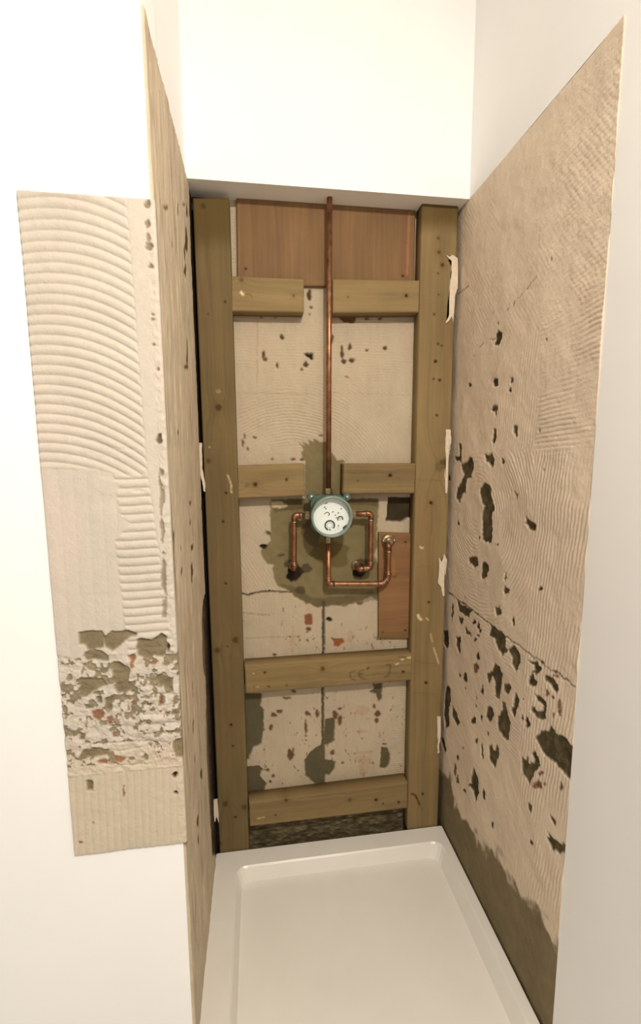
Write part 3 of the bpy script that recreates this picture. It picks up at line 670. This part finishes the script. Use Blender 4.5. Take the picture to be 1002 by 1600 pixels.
board('timber_stud', [(660, ZTp), (717, ZTp), (684, 1292), (637, 1297)], 0, YB-.004, 'z', 231, 'right upright olive brown treated timber stud against the right wall', 'timber stud', 'upright timber studs of the frame', OL2*1.02, dark_top=345,
      knots=[(686, 394, 3, .8), (692, 414, 3.5, .9), (685, 372, 2.5, .6), (692, 722, 5, .6), (674, 786, 3.2, .6), (687, 730, 9, .3)],
      nails=[(685, 427, 1.6), (681, 565, 2.8), (685, 537, 1.6), (691, 540.5, 1.9), (678, 592, 1.8), (688, 594, 2.2), (683, 649, 2), (679, 491, 2), (686, 460, 1.6), (674, 786, 2.6), (670.5, 941, 2.3), (666, 1067, 2.4), (661, 1241, 1.8)],
      marks=[([(675, 787), (675, 835)], 1.1, dk, .5), ([(664, 1237), (650, 1240), (655, 1256)], 1.0, dk, .1), ([(642, 1240), (648, 1241), (653, 1250), (656, 1258)], 3.0, lin(64, 34, 12), .9), ([(656, 1258), (662, 1268)], 1.4, dk, .4),
             ([(673, 990), (676, 1004)], 1.8, lin(205, 184, 130), .7), ([(678, 1012), (686, 1038)], 1.6, lin(220, 198, 160), .8), ([(650, 749), (690, 751)], 1.2, dk, .35), ([(651, 886), (675, 885)], 1., dk, .25), ([(650, 1033), (664, 1037), (680, 1036)], 1., dk, .3), ([(646, 1082), (680, 1085)], 1.4, dk, .25),
             ([(656, 854), (660, 857), (662, 855)], 2.2, pale, .9), ([(653, 960), (655, 966), (660, 969)], 4.0, pale, .85), ([(666, 965), (670, 970)], 1.8, pale, .7), ([(640, 700), (696, 690)], .8, dk, .1)])
RG = 'short timber rails fixed between the two studs'
def rail(corners, seed, label, **kw): return board('timber_rail', corners, .001, YB-.001, 'x', seed, label, 'timber rail', RG, kw.pop('base', OL2*1.08), **kw)
rail([(361.5, 431), (475, 436), (475, 488), (361.5, 486)], 301, 'pale timber rail left of the copper riser, just below the plywood, with a pale chip',
     knots=[(377, 437, 4, .5), (459, 462, 2.4, .6)], nails=[(382.5, 421, 1)], marks=[([(376, 455), (380, 461)], 4, lin(232, 210, 160), .95), ([(383, 460), (390, 459), (395, 466)], 1.6, dk, .5)])
rail([(520, 436), (656.5, 438), (655, 488), (520, 489)], 311, 'pale timber rail right of the copper riser, just below the plywood panel',
     knots=[(635, 462, 3, .8)], nails=[(635, 462, 2.2), (544, 464, 1.2)], marks=[([(525, 458), (655, 459)], 1.0, dk, .2)])
rail([(371, 728), (476, 724.5), (476.5, 775), (372, 779)], 321, 'pale timber rail left of the riser, above and left of the green valve',
     knots=[(399, 757, 4.5, .5), (386, 758, 4, .25), (448, 750, 2.5, .5)], nails=[(399, 757, 2.4), (448, 749, 1.8)])
rail([(537, 725), (650.5, 724), (648.5, 771), (536, 772)], 331, 'greyish timber rail right of the riser, above and right of the green valve',
     base=OL2*.98, knots=[(610, 743, 3, .8)], nails=[(610, 743, 2.6), (559, 751.5, 1.4)], marks=[([(540, 739), (649, 738)], 1.2, dk, .3), ([(540, 762), (649, 760)], 1., dk, .25)])
CM = lin(58, 44, 26)
rail([(382, 1040), (644, 1022), (643.5, 1063), (384.5, 1084)], 341, 'full-width timber rail below the small plywood piece, stamped CE, splintered at right',
     knots=[(504.5, 1045, 4.5, .75), (397, 1052, 2, .4)], nails=[(414, 1051, 1.8), (397.5, 1074, 2), (630, 1050, 2.4), (448, 1071, 1.2), (420, 1073, 1.4)],
     marks=[([(555, 1049), (549, 1050), (546.5, 1054), (549, 1060), (556, 1063)], 1.6, CM, .75), ([(569, 1047), (563, 1048), (560.5, 1053), (563, 1059), (571, 1061)], 1.7, CM, .8), ([(561, 1054), (567, 1053)], 1.5, CM, .8),
            ([(573, 1046), (577, 1042)], 3., CM, .75), ([(602, 1040), (611, 1038), (609, 1047), (608, 1055), (601, 1058)], 1.7, CM, .75), ([(583, 1051), (586, 1055)], 1.2, CM, .4), ([(590, 1050), (592, 1054)], 1.2, CM, .4), ([(578, 1041), (600, 1040)], .9, CM, .3),
            ([(626, 1030), (632, 1030)], 1.9, pale, .95), ([(637, 1027.5), (643, 1027.5)], 1.9, pale, .95), ([(618, 1038), (623, 1037)], 1.9, pale, .95), ([(623, 1027), (634, 1026)], 1.5, dk, .6), ([(396, 1074), (405, 1073)], 1.4, pale, .6), ([(395, 1052), (398, 1052)], 2, pale, .9),
            ([(620, 1058), (643, 1056)], 1., dk, .4), ([(625, 1053), (643, 1051)], 1., dk, .3)])
rail([(389, 1254), (637.5, 1223), (637, 1263), (390.5, 1292)], 351, 'lowest full-width timber rail just above the white shower tray',
     base=OL2*1.0, knots=[(447, 1250, 3.5, .8), (547, 1250, 4, .5), (588, 1250, 3.5, .7), (383, 1262, 3, .4)], nails=[(431, 1274, 1.5), (599, 1256, 1.5), (623.5, 1254, 2), (588, 1250, 2)], marks=[([(402, 1279), (414, 1277)], 1.6, pale, .6)])
# plywood
board('plywood_sheet', [(369.5, 309), (650, 311), (648, 447), (371, 447)], YB-.012, YB-.002, 'z', 401, 'large reddish brown plywood panel at the top between the studs, behind the copper riser', 'plywood sheet', None, lin(122, 93, 62),
      nails=[(384, 420, 2.4), (629.5, 431, 2.2)], m=M_ply, grain=.9, marks=[([(640, 330), (638, 380), (636, 430)], 4, lin(186, 128, 88), .4), ([(372, 318), (372, 446)], 5, lin(140, 105, 66), .6), ([(380, 443), (648, 443)], 7, lin(128, 100, 58), .35)])
board('plywood_offcut', [(592, 832), (647, 834), (644.5, 998), (592, 998)], YB-.013, YB-.002, 'x', 421, 'small upright reddish plywood piece behind the right-hand pipe, beside the right stud', 'plywood sheet', None, lin(134, 98, 65),
      nails=[(634, 847, 1.8), (634.5, 853, 1.), (634, 986, 2.2), (598, 989, 1.6)], m=M_ply, grain=.8, marks=[([(592, 993), (645, 990)], 9, lin(112, 90, 50), .7), ([(594, 835), (594, 998)], 3, lin(130, 100, 62), .6), ([(610, 899), (620, 900)], 7, lin(92, 58, 34), .6), ([(596, 845), (616, 845)], 16, lin(100, 84, 56), .6),
             ([(600, 835), (602, 850)], 9, lin(100, 84, 56), .5), ([(612, 870), (614, 900)], 9, lin(160, 112, 62), .5)])

# ---------------------------------------------------------------- plaster slivers wedged beside the studs
def sliver(pts, y, th, label, group='pale plaster slivers wedged along the studs'):
    bm = bmesh.new(); f = []; b = []
    pts2 = []
    for i, (x, yy) in enumerate(pts):
        nx, ny = pts[(i+1) % len(pts)]
        for k in range(4):
            t = k/4; j = (rng.rand()-.5)*1.0 if k else 0
            pts2.append((x*(1-t)+nx*t+j, yy*(1-t)+ny*t))
    for x, yy in pts2:
        q = onY(x, yy, y); f.append(bm.verts.new(q)); b.append(bm.verts.new((q[0], y+th, q[2])))
    c = onY(*np.mean(np.array(pts), 0), y-.0015)
    n = len(f); bm.faces.new(f[::-1]); bm.faces.new(b)
    for k in range(n): bm.faces.new((f[k], f[(k+1) % n], b[(k+1) % n], b[k]))
    bmesh.ops.triangulate(bm, faces=[q for q in bm.faces if len(q.verts) > 4])
    bmesh.ops.recalc_face_normals(bm, faces=bm.faces)
    me = bpy.data.meshes.new('plaster_sliver'); bm.to_mesh(me); bm.free()
    return link('plaster_sliver', me, M_flake, label=label, cat='plaster', group=group, smooth=False)
sliver([(697.5, 398), (703, 401), (707, 398), (715.5, 403), (715.5, 450), (711.5, 462), (710, 488), (708.5, 504), (706.5, 494), (701, 502), (697, 505), (702, 492), (702.5, 450), (706, 425), (706, 408), (702, 404)], -.004, .004, 'longest pale plaster sliver, high on the outer edge of the right stud')
sliver([(697, 671), (704, 671), (705.5, 684), (704, 700), (702, 712), (701, 730), (699, 770), (696.5, 771), (695, 745), (697, 718), (696, 700)], -.004, .004, 'pale plaster sliver on the right stud edge, level with the middle rails')
sliver([(686.5, 871), (690, 878), (695, 866), (698.5, 874), (697, 895), (694.5, 905), (695, 930), (692.5, 932), (690, 918), (685, 911), (686.5, 888)], -.004, .004, 'jagged pale plaster sliver on the right stud edge, beside the small plywood piece')
sliver([(683.5, 1120), (689, 1120), (689, 1150), (686.5, 1163), (687.5, 1176), (683.5, 1177), (684.5, 1160), (683.5, 1140)], -.003, .003, 'lowest pale plaster sliver on the right stud edge, above the shower tray')
sliver([(310, 692), (315.5, 692), (316, 712), (316, 732), (320.5, 756), (321, 768), (318.5, 768), (316, 752), (311.5, 735), (311, 712)], -.006, .006, 'pale plaster sliver in the gap left of the left stud, level with the middle rails')
sliver([(331, 1252), (340, 1250), (341.5, 1270), (342, 1286), (338, 1276), (336.5, 1284), (333.5, 1284), (332, 1268)], -.006, .006, 'small pale plaster sliver at the foot of the left stud')

# ---------------------------------------------------------------- shower valve
PR = .0072
vc = onY(514.5, 803, .005)
valve = empty('shower_valve', vc, 'round-faced green concealed shower valve in the middle, joined to four copper pipes', 'shower valve')
YV = -.020                                        # front of the square body
hc = onY(513.5, 803, YV)
def rr_plate(bm, cx, cz, hw, hh, r, y0, y1, n=8):
    F, B = [], []
    for sx, sz, a0 in ((1, 1, 0), (-1, 1, 90), (-1, -1, 180), (1, -1, 270)):
        for i in range(n+1):
            a = math.radians(a0+90*i/n); x = cx+sx*(hw-r)+r*math.cos(a); z = cz+sz*(hh-r)+r*math.sin(a)
            F.append(bm.verts.new((x, y0, z))); B.append(bm.verts.new((x, y1, z)))
    k = len(F); bm.faces.new(F); bm.faces.new(B[::-1])
    for i in range(k): bm.faces.new((F[i], F[(i+1) % k], B[(i+1) % k], B[i]))
bm_obj('body', lambda b: (rr_plate(b, hc[0], hc[2], .047, .050, .022, YV, .024)), M_green, valve)
for sx, px_, py_ in ((-1, 486.5, 776), (1, 542, 776.5)):
    e = onY(px_, py_, YV+.010)
    ear = bm_obj('mounting_lug', lambda b: (lathe(b, [(.0105, -.006), (.0105, .005), (.009, .007), (.004, .007)], e, seg=24),
                                       box_bm(b, (min(e[0], e[0]-sx*.018), e[1]-.004, min(e[2], e[2]+(.016 if py_ > 800 else -.016))), (max(e[0], e[0]-sx*.018), e[1]+.006, max(e[2], e[2]+(.016 if py_ > 800 else -.016))))), M_green, valve, smooth=False)
    bm_obj('screw', lambda b: lathe(b, [(.0048, -.007), (.0048, .0085), (.003, .0098), (.001, .0098)], e, seg=16), M_steel, ear, smooth=True)
YD = -.072
dc = onY(519.5, 808, YD)
RO = .0540
ctr = np.array([dc[0], YV, dc[2]]); dep = YV-YD
bm_obj('collar', lambda b: lathe(b, [(.050, -.002), (.052, .004), (.0505, .010), (.0515, dep-.026), (.050, dep-.025)], ctr, seg=64), M_green, valve, smooth=True)
def rim(b):
    prof = [(.0512, dep-.028), (RO-.0015, dep-.024), (RO, dep-.012), (RO, dep-.003), (RO-.0015, dep), (RO-.0045, dep+.0005), (RO-.0058, dep-.001), (RO-.0060, dep-.027)]
    seg = 72; R = []
    for r, hh in prof:
        R.append([b.verts.new((ctr[0]+r*math.cos(2*math.pi*k/seg), ctr[1]-hh, ctr[2]+r*math.sin(2*math.pi*k/seg))) for k in range(seg)])
    R.append(R[0])
    for A, B in zip(R[:-1], R[1:]):
        for k in range(seg): b.faces.new((A[k], A[(k+1) % seg], B[(k+1) % seg], B[k]))
bm_obj('cap_rim', rim, M_greenrim, valve, smooth=True, label='pale green raised rim')
YLb = dep-.021
lab = bm_obj('label_disc', lambda b: lathe(b, [(RO-.0055, YLb-.002), (RO-.0055, YLb), (.001, YLb)], ctr, seg=64), M_label, valve, label='white printed disc')
def ringmark(b, cx, cz, r0, r1, a0=0, a1=360, seg=28):
    y = ctr[1]-YLb-.0004; P = []
    for k in range(seg+1):
        a = math.radians(a0+(a1-a0)*k/seg)
        P.append((b.verts.new((cx+r0*math.cos(a), y, cz+r0*math.sin(a))), b.verts.new((cx+r1*math.cos(a), y, cz+r1*math.sin(a)))))
    for (a, c), (d, e) in zip(P[:-1], P[1:]): b.faces.new((a, c, e, d))
def dotmark(b, cx, cz, w_, h_, rot=0):
    y = ctr[1]-YLb-.0004; c, s = math.cos(math.radians(rot)), math.sin(math.radians(rot))
    b.faces.new([b.verts.new((cx+x*c-z*s, y, cz+x*s+z*c)) for x, z in ((-w_, -h_), (w_, -h_), (w_, h_), (-w_, h_))])
def LP(x, y):                                    # a spot of the printed disc as traced from the 10x crop
    q = onY(470+x/10.02, 760+y/10.02, ctr[1]-YLb); return q[0], q[2]
def ink(b):
    x, z = LP(455, 610); ringmark(b, x, z, .0102, .0142, -40, 250); ringmark(b, x, z, .0065, .0072)
    for a in range(0, 360, 45): dotmark(b, x+.0095*math.cos(math.radians(a)), z+.0095*math.sin(math.radians(a)), .0007, .0007)
    dotmark(b, x+.0003, z-.0118, .0024, .0012)
    x, z = LP(415, 435); ringmark(b, x, z, .0042, .0062, -60, 170); dotmark(b, x-.0075, z+.001, .0012, .001); dotmark(b, x+.006, z, .001, .0016)
    x, z = LP(620, 510); ringmark(b, x, z, .0050, .0082, -20, 215); ringmark(b, x, z, .0022, .003)
    x, z = LP(690, 635); dotmark(b, x, z, .0066, .0026, 38)
    for q in ((590, 415), (545, 450), (635, 350), (375, 325), (505, 400), (590, 615), (395, 350), (560, 490)):
        x, z = LP(*q); dotmark(b, x, z, .0021, .0012, 40)
    x, z = LP(400, 265); dotmark(b, x, z, .004, .0009, 25)
bm_obj('printed_marks', ink, M_ink, lab)
def inkp(b):
    for q in ((585, 650, .0024, .0005), (545, 690, .0018, .0005), (600, 670, .0012, .0005)):
        x, z = LP(q[0], q[1]); dotmark(b, x, z, q[2], q[3], 45)
bm_obj('printed_marks', inkp, M_pink, lab)
def nut(name, a, b_, r, m, parent):
    a, b_ = Vector(a), Vector(b_)
    def f(bm):
        tube(bm, [a, a+(b_-a)*.08, b_-(b_-a)*.08, b_], r, 6, [r*.92, r, r, r*.92])
    return bm_obj(name, f, m, parent)
YP = .004
def Pp(x, y, Y=YP): return tuple(onY(x, y, Y))
nut('compression_nut', Pp(513.3, 763), Pp(513.5, 772), .0115, M_brass, valve)
nut('compression_nut', Pp(476, 805.5), Pp(484, 805.5), .0125, M_brass, valve)
nut('compression_nut', Pp(546, 803.5), Pp(556, 803.5), .0125, M_brass, valve)
nut('compression_nut', Pp(513.6, 836), Pp(513.6, 848), .0115, M_brass, valve)

# ---------------------------------------------------------------- copper pipes
def pipe(name_lab, runs, elbows, base, extras=()):
    root = empty('copper_pipe', base, name_lab, 'pipe', 'copper pipes running to the shower valve')
    for r in runs: tube_obj('pipe_run', r, PR, M_copper, root)
    for a, b_, c in elbows:
        a, b_, c = Vector(a), Vector(b_), Vector(c); k = .017
        p0 = b_+(a-b_).normalized()*min(k, (a-b_).length*.9); p1 = b_+(c-b_).normalized()*min(k, (c-b_).length*.9)
        pts = rounded([p0, b_, p1], .012)
        el = tube_obj('elbow', pts, PR*1.16, M_fitting, root)
        for q, d in ((p0, (p0-b_).normalized()), (p1, (p1-b_).normalized())):
            tube_obj('solder_ring', [q-d*.0015, q+d*.001, q+d*.0022], PR*1.24, M_solder, el)
    for e in extras: e(root)
    return root
top = Vector(Pp(515.2, 300)); bot = Vector(Pp(513.4, 768))
pipe('long straight copper riser from the top of the frame down to the green valve', [[top, bot]], [], bot)
a, b_, c = Vector(Pp(478, 805.5)), Vector(Pp(460, 805.5)), Vector(Pp(459.5, 889))
d = Vector((c.x, YB+.01, c.z))
def collar_at(p, r=.014, dpt=.008, m=M_brass):
    return lambda root: bm_obj('wall_fitting', lambda b: lathe(b, [(r, -dpt), (r*.98, 0), (r*.7, .003), (r*.5, .003)], p, seg=10), m, root)
pipe('copper pipe bending down from the left side of the valve to a dark hole', [rounded([a, b_, c, d])], [(a, b_, c), (b_, c, d)], c, [collar_at((c.x, YB-.002, c.z))])
a, b_, c = Vector(Pp(553, 803)), Vector(Pp(580, 803)), Vector(Pp(579, 888))
d = Vector(Pp(561, 889)); e = Vector((d.x, YB+.01, d.z))
pipe('copper pipe from the right side of the valve, hooking left into a hole', [rounded([a, b_, c, d, e])], [(a, b_, c), (b_, c, d), (c, d, e)], c, [collar_at((e.x, YB-.002, e.z))])
a, b_, c = Vector(Pp(513.3, 842)), Vector(Pp(513.6, 912.5)), Vector(Pp(598, 912.5)); d = Vector(Pp(607, 903)); e = Vector(Pp(607.5, 852)); f = Vector((e.x-.003, YB-.012, e.z+.004))
def plate_elbow(root):
    q = onY(608, 846, YB-.02)
    pe = bm_obj('wall_plate_elbow', lambda b: (lathe(b, [(.018, -.008), (.018, -.003), (.012, -.001), (.011, .008), (.008, .010)], q, seg=20)), M_brass, root, smooth=False)
    for dx in (-.016, .016):
        bm_obj('screw', lambda b: lathe(b, [(.0042, -.008), (.0042, 0), (.002, .002)], (q[0]+dx, q[1], q[2]+.002), seg=12), M_steel, pe, smooth=True)
pipe('lowest copper pipe, from under the valve across and up to the plywood piece', [rounded([a, b_, c, d, e, f], .010)], [(a, b_, c), (b_, c, d), (c, d, e), (d, e, f)], b_, [plate_elbow])
